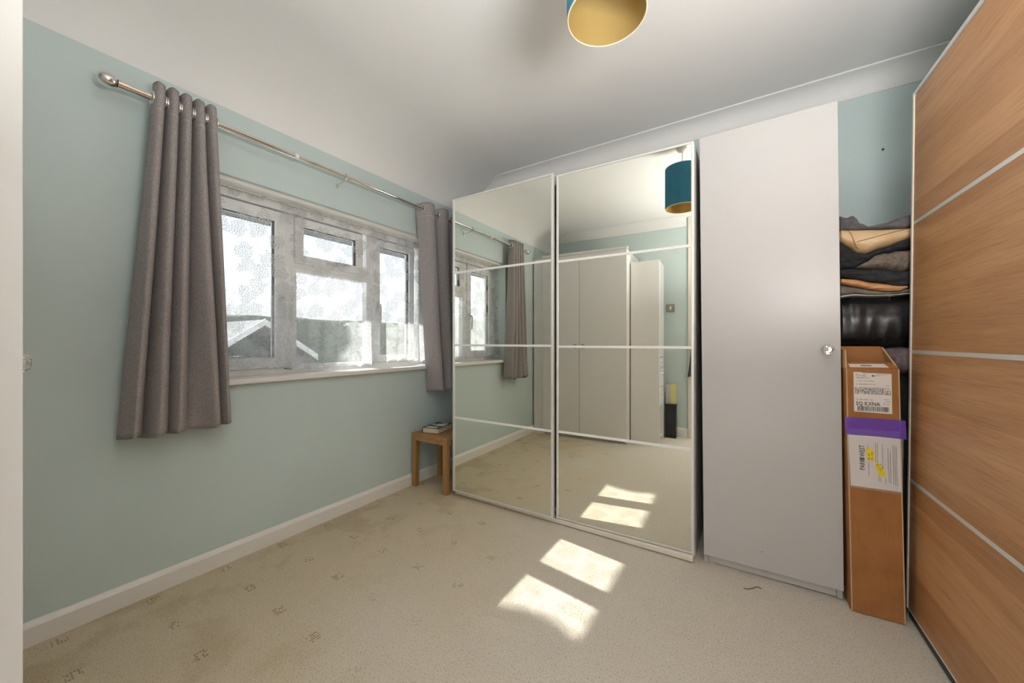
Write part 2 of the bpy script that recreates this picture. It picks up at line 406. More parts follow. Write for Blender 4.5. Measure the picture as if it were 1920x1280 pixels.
# coving along back wall and along the wall behind the camera
def coving(y0, sgn, x0, x1):
    pr = [(y0, 2.305), (y0+sgn*0.004, 2.305)]
    for i in range(9):
        a = i/8*math.pi/2
        pr.append((y0+sgn*(0.102-0.092*math.cos(a)), 2.314+0.078*math.sin(a)))
    pr += [(y0+sgn*0.106, 2.393), (y0+sgn*0.106, ZC), (y0, ZC)]
    return poly_prism([(x0, y, z) for y, z in pr], (x1-x0, 0, 0))
struct('trim_2', coving(YB, -1, XA, XD), M['ceil'], smooth=True, angle=35)
struct('trim_3', coving(YC, 1, XA, -0.445), M['ceil'], smooth=True, angle=35)
def skirting(axis, at, sgn, a0, a1, h=0.085, mat_=None, name='baseboard_left'):
    pr = [(0, 0), (0.016, 0), (0.016, h-0.018), (0.012, h-0.010), (0.006, h-0.003), (0.002, h), (0, h)]
    if axis == 'Y': p = [(at+sgn*d, a0, z) for d, z in pr]; return struct(name, poly_prism(p, (0, a1-a0, 0)), mat_)
    p = [(a0, at+sgn*d, z) for d, z in pr]; return struct(name, poly_prism(p, (a1-a0, 0, 0)), mat_)
skirting('Y', XA, 1, YC, YB, 0.082, M['gloss'], 'baseboard_left')
skirting('X', YC, 1, XA+0.02, DX0-0.07, 0.10, M['gloss'], 'baseboard_front')
skirting('X', YB, -1, XA+0.02, XD, 0.085, M['gloss'], 'baseboard_back')
# door frame seen in the mirror
d = thing('door_1', None, None); d['kind'] = 'structure'
obj('architrave', box(DX0-0.068, DX0+0.004, YC, YC+0.018, 0, ZC-0.002, 0.004), M['cream'], d)
obj('architrave', box(DX1-0.004, DX1+0.068, YC, YC+0.018, 0, ZC-0.002, 0.004), M['cream'], d)
b = box(DX0, DX0+0.022, YC-0.12, YC, 0, 2.06); join(b, box(DX1-0.022, DX1, YC-0.12, YC, 0, 2.06)); join(b, box(DX0, DX1, YC-0.12, YC, 2.04, 2.06))
obj('door_lining', b, M['cream'], d)

# ------------------------------------------------------------------ window
win = thing('window_1', None, None, (-2.25, 1.38, 0.87)); win['kind'] = 'structure'
FX0, FX1 = -2.285, -2.222
def rect_frame(y0, y1, z0, z1, wy, wz, x0, x1, bev=0.004):
    b = box(x0, x1, y0, y0+wy, z0, z1, bev); join(b, box(x0, x1, y1-wy, y1, z0, z1, bev))
    join(b, box(x0, x1, y0+wy-0.002, y1-wy+0.002, z0, z0+wz, bev)); join(b, box(x0, x1, y0+wy-0.002, y1-wy+0.002, z1-wz, z1, bev)); return b
b = rect_frame(WY0, WY1, 0.861, 1.812, 0.05, 0.035, FX0, FX1-0.012)
for y in (1.105, 1.650): join(b, box(FX0, FX1-0.012, y-0.03, y+0.03, 0.88, 1.80, 0.004))
join(b, box(FX0, FX1-0.012, 1.13, 1.63, 1.475, 1.535, 0.004))
obj('window_frame', b, M['upvc'], win)
def sash(y0, y1, z0, z1, wd, glz=True):
    s = obj('sash', rect_frame(y0, y1, z0, z1, wd, wd, FX0+0.005, FX1, 0.006), M['upvc'], win)
    obj('gasket', rect_frame(y0+wd-0.006, y1-wd+0.006, z0+wd-0.006, z1-wd+0.006, 0.009, 0.009, FX1-0.034, FX1-0.012, 0), M['rubber'], s)
    obj('pane', box(FX0+0.022, FX0+0.028, y0+wd-0.004, y1-wd+0.004, z0+wd-0.004, z1-wd+0.004), M['glass'], s)
    return s
sash(0.675, 1.085, 0.895, 1.772, 0.058)          # left casement
sash(1.135, 1.585, 1.50, 1.772, 0.050)           # top vent
sash(1.672, 2.045, 0.895, 1.772, 0.052)           # right casement
lp = obj('fixed_light', rect_frame(1.120, 1.640, 0.880, 1.475, 0.026, 0.026, FX0+0.01, FX1-0.006, 0.004), M['upvc'], win)
obj('pane', box(FX0+0.022, FX0+0.028, 1.14, 1.62, 0.90, 1.455), M['glass'], lp)
def handle(y, z, horizontal=False):
    if horizontal:
        b = box(FX1, FX1+0.012, y-0.03, y+0.03, z-0.010, z+0.010, 0.004)
        tube([(FX1+0.010, y, z), (FX1+0.032, y, z), (FX1+0.036, y+0.03, z+0.006), (FX1+0.034, y+0.10, z+0.004)], 0.007, 8, bm=b)
    else:
        b = box(FX1, FX1+0.012, y-0.012, y+0.012, z-0.035, z+0.035, 0.004)
        tube([(FX1+0.010, y, z+0.01), (FX1+0.032, y, z+0.01), (FX1+0.037, y, z-0.015), (FX1+0.034, y, z-0.115)], 0.008, 8, bm=b)
    obj('handle', b, M['melamine_grey'], win)
handle(1.058, 1.275); handle(1.698, 1.29); handle(1.36, 1.527, True)
obj('window_sill', box(-2.235, -2.0765, WY0-0.0, WY1+0.0, 0.839, 0.862, 0.004), M['gloss'], win)
obj('sill_nosing', box(-2.0815, -2.048, WY0-0.03, WY1+0.03, 0.836, 0.8625, 0.006), M['gloss'], win)
obj('soffit_board', box(-2.222, -2.105, WY0+0.001, WY1-0.001, 1.815, 1.8345), M['gloss'], win)
obj('bead', box(-2.222, -2.196, WY0+0.001, WY1-0.001, 1.775, 1.8155, 0.004), M['upvc'], win)

# ------------------------------------------------------------------ sliding wardrobe with two mirror doors (back wall)
mw = thing('sliding_wardrobe', 'sliding wardrobe with two large mirror doors split by thin white strips', 'wardrobe', (-0.96, 1.99, 0))
b = box(-1.695, -1.677, 1.985, 2.555, 0, 1.985); join(b, box(-0.234, -0.218, 1.985, 2.555, 0, 1.985))
join(b, box(-1.677, -0.234, 1.985, 2.555, 1.965, 1.985)); join(b, box(-1.677, -0.234, 1.985, 2.555, 0.04, 0.06)); join(b, box(-1.677, -0.234, 2.54, 2.555, 0.06, 1.965))
join(b, box(-0.965, -0.947, 2.0, 2.54, 0.06, 1.965))
obj('carcass', b, M['melamine_grey'], mw)
obj('bottom_track', box(-1.695, -0.222, 1.925, 1.984, 0.004, 0.028, 0.003), M['cream'], mw)
obj('top_track', box(-1.695, -0.222, 1.960, 1.984, 1.955, 1.985, 0.003), M['alu'], mw)
obj('end_profile', box(-0.234, -0.219, 1.950, 1.984, 0.02, 1.985, 0.003), M['alu'], mw)
def mirror_door(x0, y0, width, rotz, z0, z1, stile_l, stile_r):
    """door built in its own frame: x along the door from its left edge, y depth (0 = glass face)"""
    th_ = 0.022
    fr = box(0, stile_l, -0.004, th_, z0, z1, 0.002); join(fr, box(width-stile_r, width, -0.004, th_, z0, z1, 0.002))
    join(fr, box(stile_l, width-stile_r, -0.002, th_, z0, z0+0.010)); join(fr, box(stile_l, width-stile_r, -0.002, th_, z1-0.010, z1))
    d = obj('door', fr, M['alu'], mw, world=False)
    d.location = Vector((x0, y0, 0)) - Vector(mw.location); d.rotation_euler = (0, 0, rotz)
    hgt = (z1-z0-0.02)/4
    for k in range(4):
        a = z0+0.010+k*hgt
        obj('mirror_panel', box(stile_l, width-stile_r, 0, 0.006, a+0.001, a+hgt-0.001), M['mirror'], d, world=False)
        if k: obj('strip', box(stile_l, width-stile_r, -0.004, 0.003, a-0.0065, a+0.0065, 0.001), M['strip'], d, world=False)
    obj('backing', box(stile_l, width-stile_r, 0.008, th_-0.002, z0+0.01, z1-0.01), M['melamine_grey'], d, world=False)
    return d
mirror_door(-1.692, 1.900, 0.750, R(0.4), 0.034, 2.003, 0.016, 0.012)
mirror_door(-0.932, 1.930, 0.711, R(1.55), 0.032, 1.995, 0.012, 0.012)

# ------------------------------------------------------------------ tall white wardrobe, leaning a touch to the left
ww = thing('tall_wardrobe', 'tall plain white single door wardrobe with a crystal knob between mirrors and boxes', 'wardrobe', (-0.180, 1.957, 0), (0, R(-0.55), 0))
Wd = 0.497
b = box(0, 0.018, 0.020, 0.585, 0, 2.005); join(b, box(Wd-0.018, Wd, 0.020, 0.585, 0, 2.005))
join(b, box(0.018, Wd-0.018, 0.020, 0.585, 1.987, 2.005)); join(b, box(0.018, Wd-0.018, 0.020, 0.585, 0.045, 0.063)); join(b, box(0.018, Wd-0.018, 0.57, 0.585, 0.063, 1.987))
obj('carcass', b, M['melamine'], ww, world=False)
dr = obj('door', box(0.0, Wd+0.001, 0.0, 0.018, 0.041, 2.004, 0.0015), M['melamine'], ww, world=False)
# two plinth boards with a slanted crack between
for xa, xb, sk in ((0.019, 0.231, 0.012), (0.233, Wd-0.019, 0.012)):
    pts = [(xa if xa < .1 else xa+sk*0.9, 0.026, 0.001), (xb+sk if xb < .3 else xb, 0.026, 0.001), (xb-sk*.6 if xb < .3 else xb, 0.026, 0.044), (xa if xa < .1 else xa-sk*.6, 0.026, 0.044)]
    obj('plinth_board', poly_prism(pts, (0, 0.014, 0)), M['melamine_grey'], ww, world=False)
def crystal_knob(parent, x, y, z, r=0.020, sgn=-1, world=False):
    k = obj('knob', lathe([(0.0, 0), (0.011, 0), (0.011, 0.004*sgn), (0.005, 0.006*sgn), (0.006, 0.014*sgn), (0.009, 0.017*sgn)], (x, y, z), 'Y', 16), M['chrome'], parent, world=world, smooth=True, angle=40)
    b = lathe([(0.008, 0.012*sgn), (r*0.80, 0.016*sgn), (r, 0.026*sgn), (r*0.92, 0.037*sgn), (r*0.62, 0.0465*sgn), (0.0, 0.049*sgn)], (x, y, z), 'Y', 10)
    obj('crystal', b, M['crystal'], k, world=world)['label'] = 'faceted clear crystal knob head'
    return k
crystal_knob(dr, 0.455, 0.0, 1.005, 0.021)
obj('scuff', box(0.226, 0.231, -0.0004, 0.001, 0.118, 0.1215), M['ink_grey'], dr, world=False)

# ------------------------------------------------------------------ oak sliding wardrobe along the right wall
ow = thing('oak_wardrobe', 'large wardrobe with oak veneer sliding door in four panels, right side', 'wardrobe', (0.508, 2.012, 0), (0, R(0.55), R(1.6)))
b = box(0.045, 0.60, -0.018, 0, 0, 1.985); join(b, box(0.045, 0.60, -1.5, -1.482, 0, 1.985)); join(b, box(0.045, 0.60, -1.482, -0.018, 1.967, 1.985)); join(b, box(0.045, 0.60, -1.482, -0.018, 0.03, 0.05)); join(b, box(0.585, 0.60, -1.482, -0.018, 0.05, 1.967))
obj('carcass', b, M['melamine'], ow, world=False)
obj('bottom_track', box(0.0, 0.045, -1.5, -0.02, 0.004, 0.026, 0.002), M['dark'], ow, world=False)
obj('top_track', box(0.004, 0.045, -1.5, -0.02, 1.968, 1.990, 0.002), M['alu'], ow, world=False)
def oak_door(yfar, ynear, xf):
    fr = box(xf-0.004, xf+0.026, yfar-0.014, yfar, 0.030, 1.985, 0.002); join(fr, box(xf-0.004, xf+0.026, ynear, ynear+0.014, 0.030, 1.985, 0.002))
    d = obj('door', fr, M['cream'], ow, world=False)
    z0, z1 = 0.034, 1.972; hgt = (z1-z0)/4
    for k in range(4):
        a = z0+k*hgt
        obj('oak_panel', box(xf, xf+0.012, ynear+0.014, yfar-0.014, a+0.0065 if k else a, a+hgt-0.0065), M['oak'], d, world=False)
        if k: obj('strip', box(xf-0.001, xf+0.012, ynear+0.014, yfar-0.014, a-0.0065, a+0.0065), M['alu'], d, world=False)
    obj('top_rail', box(xf-0.003, xf+0.02, ynear+0.014, yfar-0.014, z1, z1+0.012), M['alu'], d, world=False)
    obj('bottom_rail', box(xf-0.001, xf+0.02, ynear+0.014, yfar-0.014, z0-0.006, z0), M['alu'], d, world=False)
oak_door(0.0, -0.765, 0.0)
oak_door(-0.745, -1.5, 0.030)

# ------------------------------------------------------------------ white two-door wardrobe on the wall behind (its edge shows at the left, the rest in the mirror)
cw = thing('double_wardrobe', 'white two door wardrobe with crystal knobs, seen at left edge and in mirror', 'wardrobe', (-1.45, -0.2, 0))
cx0, cx1, cy0, cyf = -1.945, -0.945, -0.530, 0.075
b = box(cx0, cx0+0.018, cy0, cyf-0.0242, 0, 1.985); join(b, box(cx1-0.018, cx1, cy0, cyf-0.0242, 0, 1.985))
join(b, box(cx0+0.018, cx1-0.018, cy0, cyf-0.020, 1.967, 1.985)); join(b, box(cx0+0.018, cx1-0.018, cy0, cyf-0.020, 0.05, 0.07)); join(b, box(cx0+0.018, cx1-0.018, cy0, cy0+0.01, 0.07, 1.967))
obj('carcass', b, M['melamine_bright'], cw)
obj('plinth_board', box(cx0+0.018, cx1-0.018, cyf-0.06, cyf-0.045, 0, 0.05), M['melamine_grey'], cw)
obj('top_trim', box(cx0, cx1+0.01, cyf-0.04, cyf+0.004, 1.986, 2.012, 0.003), M['gloss'], cw)
d1 = obj('door', box(cx0, -1.447, cyf-0.024, cyf, 0.045, 1.984, 0.0015), M['melamine_bright'], cw)
d2 = obj('door', box(-1.443, cx1, cyf-0.024, cyf, 0.045, 1.984, 0.0015), M['melamine_bright'], cw)
crystal_knob(d1, -1.486, cyf, 0.993, 0.025, 1, True); crystal_knob(d2, -1.398, cyf, 0.993, 0.025, 1, True)
obj('filler_panel', box(XA+0.018, cx0-0.001, cyf-0.03, cyf-0.012, 0, 1.985), M['melamine_bright'], cw)

# narrow drawer unit next to it, front facing right
dc = thing('drawer_cabinet', 'narrow tall white cabinet with drawers and open niche, seen in right mirror', 'cabinet', (-0.79, -0.3, 0))
kx0, kx1, ky0, ky1, kh = -0.935, -0.655, -0.40, -0.075, 1.872
b = box(kx0, kx1, ky1-0.018, ky1, 0, kh); join(b, box(kx0, kx1, ky0, ky0+0.018, 0, kh)); join(b, box(kx0, kx1-0.02, ky0+0.018, ky1-0.018, kh-0.018, kh))
join(b, box(kx0, kx1-0.02, ky0+0.018, ky1-0.018, 0.36, 0.378)); join(b, box(kx0, kx1-0.02, ky0+0.018, ky1-0.018, 0.03, 0.048)); join(b, box(kx0, kx1-0.02, ky0+0.018, ky1-0.018, 0.90, 0.918))
obj('carcass', b, M['melamine_bright'], dc)
obj('niche_back', box(kx0, kx0+0.01, ky0+0.018, ky1-0.018, 0.05, 0.36), M['niche'], dc)
ud = obj('door', box(kx1-0.018, kx1-0.001, ky0+0.02, ky1-0.02, 0.885, kh-0.004, 0.001), M['melamine'], dc)
def bar_handle(p, z):
    obj('handle', tube([(kx1, -0.29, z), (kx1+0.022, -0.285, z), (kx1+0.022, -0.19, z), (kx1, -0.185, z)], 0.004, 8), M['chrome'], p)
for z0, z1, hz in ((0.775, 0.88, 0.845), (0.58, 0.77, 0.715), (0.38, 0.575, 0.52)):
    dw = obj('drawer', box(kx1-0.018, kx1-0.001, ky0+0.02, ky1-0.02, z0, z1, 0.001), M['melamine'], dc); bar_handle(dw, hz)

# switch plate, black board, yellow pad and hanging cloth by the door (all in the mirror)
sw = thing('switch_plate', 'dark square light switch plate on mint wall beside the tall cabinet', 'switch', (-0.605, YC, 1.418))
obj('plate', box(-0.648, -0.562, YC, YC+0.008, 1.375, 1.461, 0.003), M['nickel'], sw)
obj('rocker', box(-0.614, -0.594, YC+0.006, YC+0.014, 1.400, 1.436, 0.002), M['gloss'], sw)
pb = thing('storage_box', 'slim black box standing on carpet by the mint wall', 'box', (-0.59, YC+0.08, 0))
obj('body', box(-0.645, -0.535, YC+0.03, YC+0.12, 0.0, 0.352, 0.003), M['black'], pb)
obj('lid', box(-0.647, -0.533, YC+0.028, YC+0.122, 0.340, 0.364, 0.003), M['black'], pb)
yp = thing('spiral_pad', 'pale yellow spiral bound pad standing on the slim black box', 'notepad', (-0.58, YC+0.07, 0.364))
obj('pages', box(-0.645, -0.540, YC+0.045, YC+0.062, 0.364, 0.575), M['melamine_grey'], yp)
obj('cover', box(-0.600, -0.538, YC+0.062, YC+0.066, 0.364, 0.578), M['yellow'], yp)
for i in range(12):
    z = 0.374+i*0.0175; obj('binding_ring', torus((-0.544, YC+0.062, z), 0.0045, 0.0012, 'Z', 10, 5), M['black'], yp)
def hanging_cloth():
    b = bmesh.new(); n, k = 14, 18; g = []
    for j in range(k+1):
        t = j/k; row = []
        for i in range(n+1):
            s = i/n; x = -0.392 + 0.10*(s)*(0.25+0.75*t) + 0.006*math.sin(9*s+3*t) - 0.035*t*(1-s)
            y = YC+0.040 + 0.012*math.sin(10*s)*(0.3+t); z = 1.02-0.36*t + 0.05*s*t
            row.append(b.verts.new((x, y, z)))
        g.append(row)
    for j in range(k):
        for i in range(n): b.faces.new([g[j][i], g[j][i+1], g[j+1][i+1], g[j+1][i]])
    return b
hc = thing('hanging_cloth', 'dark grey cloth hanging from a hook on the cream door frame', 'cloth', (-0.38, YC+0.03, 1.03))
o = obj('cloth', hanging_cloth(), cloth_mat('dark_grey_cloth', (0.07, 0.07, 0.075), (0.10, 0.10, 0.105)), hc, smooth=True)
md = o.modifiers.new('thickness', 'SOLIDIFY'); md.thickness = 0.004
obj('hook', tube([(-0.388, YC+0.017, 1.045), (-0.388, YC+0.050, 1.035), (-0.388, YC+0.056, 1.05)], 0.004, 8), M['nickel'], hc)

# ------------------------------------------------------------------ pendant lamp
px, py = -0.348, 1.05
pl = thing('pendant_lamp', 'ceiling pendant with teal pleated drum shade and gold lining', 'lamp', (px, py, ZC))
b = bmesh.new(); n = 288; zr0, zr1 = 1.982, 2.262
rings = []
for z in (zr0, zr1):
    rings.append([b.verts.new((px+(0.1115+(0.0016 if k % 4 < 2 else -0.0012))*math.cos(2*math.pi*k/n), py+(0.1115+(0.0016 if k % 4 < 2 else -0.0012))*math.sin(2*math.pi*k/n), z)) for k in range(n)])
for k in range(n): b.faces.new([rings[0][k], rings[0][(k+1) % n], rings[1][(k+1) % n], rings[1][k]])
sh = obj('shade', b, M['teal'], pl)
obj('lining', lathe([(0.1085, zr0+0.001), (0.1085, zr1-0.001)], (px, py, 0), 'Z', 96, True), M['shade_gold'], sh, smooth=True)
obj('rim', torus((px, py, zr0), 0.1105, 0.0022, 'Z', 96, 8), M['cream_rim'], sh, smooth=True)
obj('rim', torus((px, py, zr1), 0.1105, 0.0022, 'Z', 96, 8), M['cream_rim'], sh, smooth=True)
b = torus((px, py, zr1-0.03), 0.020, 0.002, 'Z', 24, 6)
for k in range(3):
    a = k*2*math.pi/3; tube([(px+0.02*math.cos(a), py+0.02*math.sin(a), zr1-0.03), (px+0.109*math.cos(a), py+0.109*math.sin(a), zr1-0.004)], 0.0017, 6, bm=b)
obj('spider_ring', b, M['white_plastic'], pl)
obj('cord', tube([(px, py, zr1-0.02), (px, py, ZC-0.02)], 0.0032, 8), M['white_plastic'], pl)
obj('bulb_holder', lathe([(0.006, zr1+0.01), (0.017, zr1-0.005), (0.019, zr1-0.05), (0.0, zr1-0.05)], (px, py, 0), 'Z', 20), M['white_plastic'], pl, smooth=True, angle=40)
obj('ceiling_rose', lathe([(0.0, ZC-0.026), (0.012, ZC-0.026), (0.032, ZC-0.018), (0.040, ZC-0.001), (0.0, ZC)], (px, py, 0), 'Z', 28), M['white_plastic'], pl, smooth=True, angle=40)

# ------------------------------------------------------------------ curtain pole and curtains
XR, ZR = -1.992, 2.008
cp = thing('curtain_pole', 'polished chrome curtain pole above the window with rounded end finials', 'curtain rail', (XR, 1.2, ZR))
obj('pole', tube([(XR, 0.372, ZR), (XR, 1.02, ZR)], 0.0140, 20), M['chrome'], cp, smooth=True, angle=40)
obj('pole', tube([(XR, 1.00, ZR), (XR, 2.27, ZR)], 0.0115, 20), M['chrome'], cp, smooth=True, angle=40)
obj('joint_ring', tube([(XR, 1.012, ZR), (XR, 1.030, ZR)], 0.0155, 20), M['white_plastic'], cp, smooth=True, angle=40)
for y, s in ((0.372, -1), (2.27, 1)):
    f_ = obj('finial', lathe([(r_, s*h_) for r_, h_ in ((0.0135, 0.0), (0.018, 0.003), (0.0245, 0.011), (0.0272, 0.022), (0.0262, 0.034), (0.0215, 0.044), (0.012, 0.051), (0.0, 0.053))], (XR, y, ZR), 'Y', 28), M['chrome'], cp, smooth=True)
    obj('collar', tube([(XR, y-s*0.0, ZR), (XR, y-s*0.030, ZR)], 0.0172, 20), M['chrome'], f_, smooth=True, angle=40)
def bracket(y):
    b = tube([(XA+0.012, y, ZR-0.030), (XR-0.018, y, ZR-0.020), (XR-0.004, y, ZR-0.017), (XR+0.012, y, ZR-0.012)], 0.0045, 8)
    join(b, torus((XR, y, ZR), 0.0165, 0.003, 'Y', 24, 8)); join(b, box(XA+0.0005, XA+0.008, y-0.007, y+0.007, ZR-0.050, ZR-0.018, 0.003))
    obj('bracket', b, M['chrome'], cp, smooth=True, angle=40)
bracket(1.305); bracket(0.53); bracket(2.20)

def curtain(name, label, y0t, y1t, y0b, y1b, ztop, zbot, nfold, seed, irr, wide=0.85, k0=0.0, A0=0.036):
    b = bmesh.new(); ns, nz = 240, 64; g = []
    rnd = random.Random(seed); ph = [rnd.uniform(-1, 1) for _ in range(8)]
    def P(s, t):
        z = ztop + (zbot-ztop)*t
        spread = t**1.1
        k = 2*math.pi*nfold*s + k0
        # folds wander a little down the drop
        k += irr*spread*(0.8*math.sin(2*math.pi*s*1.3+ph[0]*3) + 0.6*math.sin(2*math.pi*s*2.1+ph[1]*3))
        A = A0 + 0.016*spread + 0.010*spread*math.sin(2*math.pi*s*1.7+ph[2]*3)
        prof = math.sin(k); prof = prof*(1.25-0.25*prof*prof)
        y = y0t+(y1t-y0t)*s + ((y0b-y0t)*(1-s) + (y1b-y1t)*s)*spread
        y += -wide*((y1t-y0t)/nfold/6.283)*(1+spread*.5)*math.cos(k) + 0.006*spread*math.sin(k*2+ph[3]*2)
        x = XR + A*prof + 0.008*spread*math.sin(5*t+6*s+ph[4])
        zz = z + (0.006*math.sin(k+ph[5]) + 0.004*math.sin(23*s))*t
        zz += 0.004*math.sin(2*k)*(1-t)**6
        return Vector((x, y, zz))
    for j in range(nz+1):
        g.append([b.verts.new(P(i/ns, j/nz)) for i in range(ns+1)])
    for j in range(nz):
        for i in range(ns): b.faces.new([g[j][i], g[j][i+1], g[j+1][i+1], g[j+1][i]])
    t = thing(name, label, 'curtain', (XR, (y0b+y1b)/2, zbot), group='curtains on the pole')
    o = obj('drape', b, M['curtain'], t, smooth=True)
    md = o.modifiers.new('thickness', 'SOLIDIFY'); md.thickness = 0.003; md.offset = 0
    tz = (ztop-1.955)/(ztop-zbot)
    obj('stitch_line', tube([P(i/ns, tz)+Vector((0.0022, 0, 0)) for i in range(0, ns+1, 2)], 0.0012, 5), M['melamine_grey'], t)
    # chrome eyelets where the cloth crosses the pole
    te = (ztop-ZR)/(ztop-zbot); last = None
    for i in range(ns+1):
        p = P(i/ns, te)
        if last is not None and (p.x-XR)*(last.x-XR) <= 0:
            yy = (p.y+last.y)/2
            obj('eyelet', torus((XR, yy, ZR), 0.0225, 0.0042, 'Y', 28, 8), M['chrome'], t, smooth=True)
        last = p
    return t
curtain('curtain', 'grey woven eyelet curtain gathered at the left end of the pole, flaring to its hem', 0.478, 0.672, 0.388, 0.735, 2.064, 0.672, 4.6, 3, 2.1, 1.05)
curtain('curtain', 'grey woven eyelet curtain at the right end of the pole beside the mirrors', 1.890, 2.235, 2.03, 2.225, 2.050, 0.668, 2.3, 11, 0.25, 0.6, -1.57, 0.046)

# lace net hung inside the window reveal
b = bmesh.new(); ny, nz = 220, 40; g = []
for j in range(nz+1):
    t = j/nz; row = []
    for i in range(ny+1):
        s = i/ny; y = WY0+0.006+(WY1-WY0-0.012)*s
        zb = 0.878 + 0.020*abs(math.sin(math.pi*s*14)) + 0.02*max(0, math.sin(s*9+0.6))
        z = 1.808 + (zb-1.808)*t
        x = -2.160 + 0.008*math.sin(2*math.pi*s*16+0.6*math.sin(7*t)) + 0.005*math.sin(2*math.pi*s*5.3+2*t) + 0.012*t**6
        row.append(b.verts.new((x, y, z)))
    g.append(row)
for j in range(nz):
    for i in range(ny): b.faces.new([g[j][i], g[j][i+1], g[j+1][i+1], g[j+1][i]])
ln = thing('net_curtain', 'white floral lace net hanging across the window just above the sill', 'net curtain', (-2.16, 1.39, 0.872))
obj('lace', b, M['lace'], ln, smooth=True)
obj('net_wire', tube([(-2.160, WY0+0.001, 1.806), (-2.160, WY1-0.001, 1.806)], 0.003, 8), M['white_plastic'], ln)

# ------------------------------------------------------------------ oak stool and book
st = thing('side_table', 'small square oak side table in the corner below the right curtain', 'table', (-1.88, 2.02, 0))
sx0, sx1, sy0, sy1, shh = -2.060, -1.722, 1.868, 2.170, 0.386
obj('tabletop', box(sx0, sx1, sy0, sy1, shh-0.018, shh, 0.002), M['stool_oak'], st)
lg = 0.036
for lx in (sx0+0.002, sx1-lg-0.002):
    for ly in (sy0+0.002, sy1-lg-0.002):
        obj('leg', box(lx, lx+lg, ly, ly+lg, 0, shh-0.018, 0.002), M['stool_leg'], st)
obj('apron', box(sx0+lg, sx1-lg, sy0+0.004, sy0+0.020, shh-0.052, shh-0.018), M['stool_oak'], st)
obj('apron', box(sx0+lg, sx1-lg, sy1-0.020, sy1-0.004, shh-0.052, shh-0.018), M['stool_oak'], st)
obj('apron', box(sx0+0.004, sx0+0.020, sy0+lg, sy1-lg, shh-0.052, shh-0.018), M['stool_oak'], st)
obj('apron', box(sx1-0.020, sx1-0.004, sy0+lg, sy1-lg, shh-0.052, shh-0.018), M['stool_oak'], st)

M['pages'] = mat('book_pages', (0.70, 0.60, 0.44), 0.9)
pw = N(M['pages'], 'ShaderNodeTexWave', wave_type='BANDS', bands_direction='Z'); pw.inputs['Scale'].default_value = 160; pw.inputs['Distortion'].default_value = 1.5
pc = N(M['pages'], 'ShaderNodeTexCoord'); L(M['pages'], pc.outputs['Object'], pw.inputs['Vector'])
L(M['pages'], ramp(M['pages'], pw.outputs['Fac'], [(0.2, (0.58, 0.48, 0.34)), (0.6, (0.74, 0.64, 0.48))]), bsdf(M['pages']).inputs['Base Color'])
M['navy'] = mat('dark_book_cover', (0.035, 0.04, 0.06), 0.35)
bk = thing('book', 'thick paperback with dark patterned cover lying on the oak side table', 'book', (-1.99, 1.905, shh), (0, 0, R(12)))
obj('pages', box(0.004, 0.130, 0.002, 0.196, 0.002, 0.036, 0.001), M['pages'], bk, world=False)
b = box(0, 0.132, 0, 0.198, 0.036, 0.0378); join(b, box(0, 0.132, 0, 0.198, 0, 0.0018)); join(b, box(0, 0.003, 0, 0.198, 0, 0.0378))
bc = obj('cover', b, M['navy'], bk, world=False)
for (xa, xb, ya, yb) in ((0.020, 0.105, 0.012, 0.050), (0.050, 0.124, 0.085, 0.150), (0.012, 0.040, 0.10, 0.135), (0.060, 0.110, 0.165, 0.188)):
    obj('cover_print', box(xa, xb, ya, yb, 0.0376, 0.0381), M['paper'], bc, world=False)

# ------------------------------------------------------------------ tall cardboard box with labels
cb = thing('cardboard_box', 'tall narrow open brown cardboard box with shipping label and purple topped pouch', 'box', (0.3330, 1.914, 0), (R(-0.3), R(-0.95), R(3.0)))
BW, BD, BH = 0.150, 0.095, 0.938
wt = 0.004
b = box(0, BW, 0, wt, 0.001, BH, 0.0015); join(b, box(0, BW, BD-wt, BD, 0.001, BH, 0.0015)); join(b, box(0, wt, wt, BD-wt, 0.001, BH)); join(b, box(BW-wt, BW, wt, BD-wt, 0.001, BH)); join(b, box(wt, BW-wt, wt, BD-wt, 0.001, 0.006))
obj('body', b, M['card'], cb, world=False)
obj('flap', poly_prism([(0.001, BD-wt, BH), (BW-0.020, BD-wt, BH+0.085), (0.0, BD-wt, BH+0.085)][::-1] if False else [(0.001, BD-wt, BH-0.002), (BW-0.001, BD-wt, BH-0.002), (BW-0.022, BD+0.006, BH+0.083), (0.002, BD+0.006, BH+0.085)], (0, 0.004, 0)), M['card'], cb, world=False)
obj('flap', poly_prism([(0.002, 0.001, BH), (BW-0.002, 0.001, BH), (BW-0.012, 0.040, BH+0.018), (0.008, 0.040, BH+0.020)], (0, -0.001, 0.004)), M['card'], cb, world=False)
obj('flap', poly_prism([(BW-wt, 0.002, BH-0.001), (BW-wt, BD-0.002, BH-0.001), (BW-0.022, BD, BH+0.080)], (0.004, 0, 0.001)), M['card_edge'], cb, world=False)
obj('flap', poly_prism([(0.0, 0.002, BH-0.001), (0.0, BD-0.002, BH-0.001), (0.001, BD-0.01, BH+0.078), (0.0, 0.012, BH+0.070)], (0.004, 0, 0)), M['card_edge'], cb, world=False)
obj('pale_edge', box(-0.0006, 0.0035, -0.0006, 0.004, 0.004, BH-0.002, 0.001), M['card_edge'], cb, world=False)  # paler strips down both front corners
obj('pale_edge', box(BW-0.0035, BW+0.0006, -0.0006, 0.004, 0.004, BH-0.002, 0.001), M['card_edge'], cb, world=False)
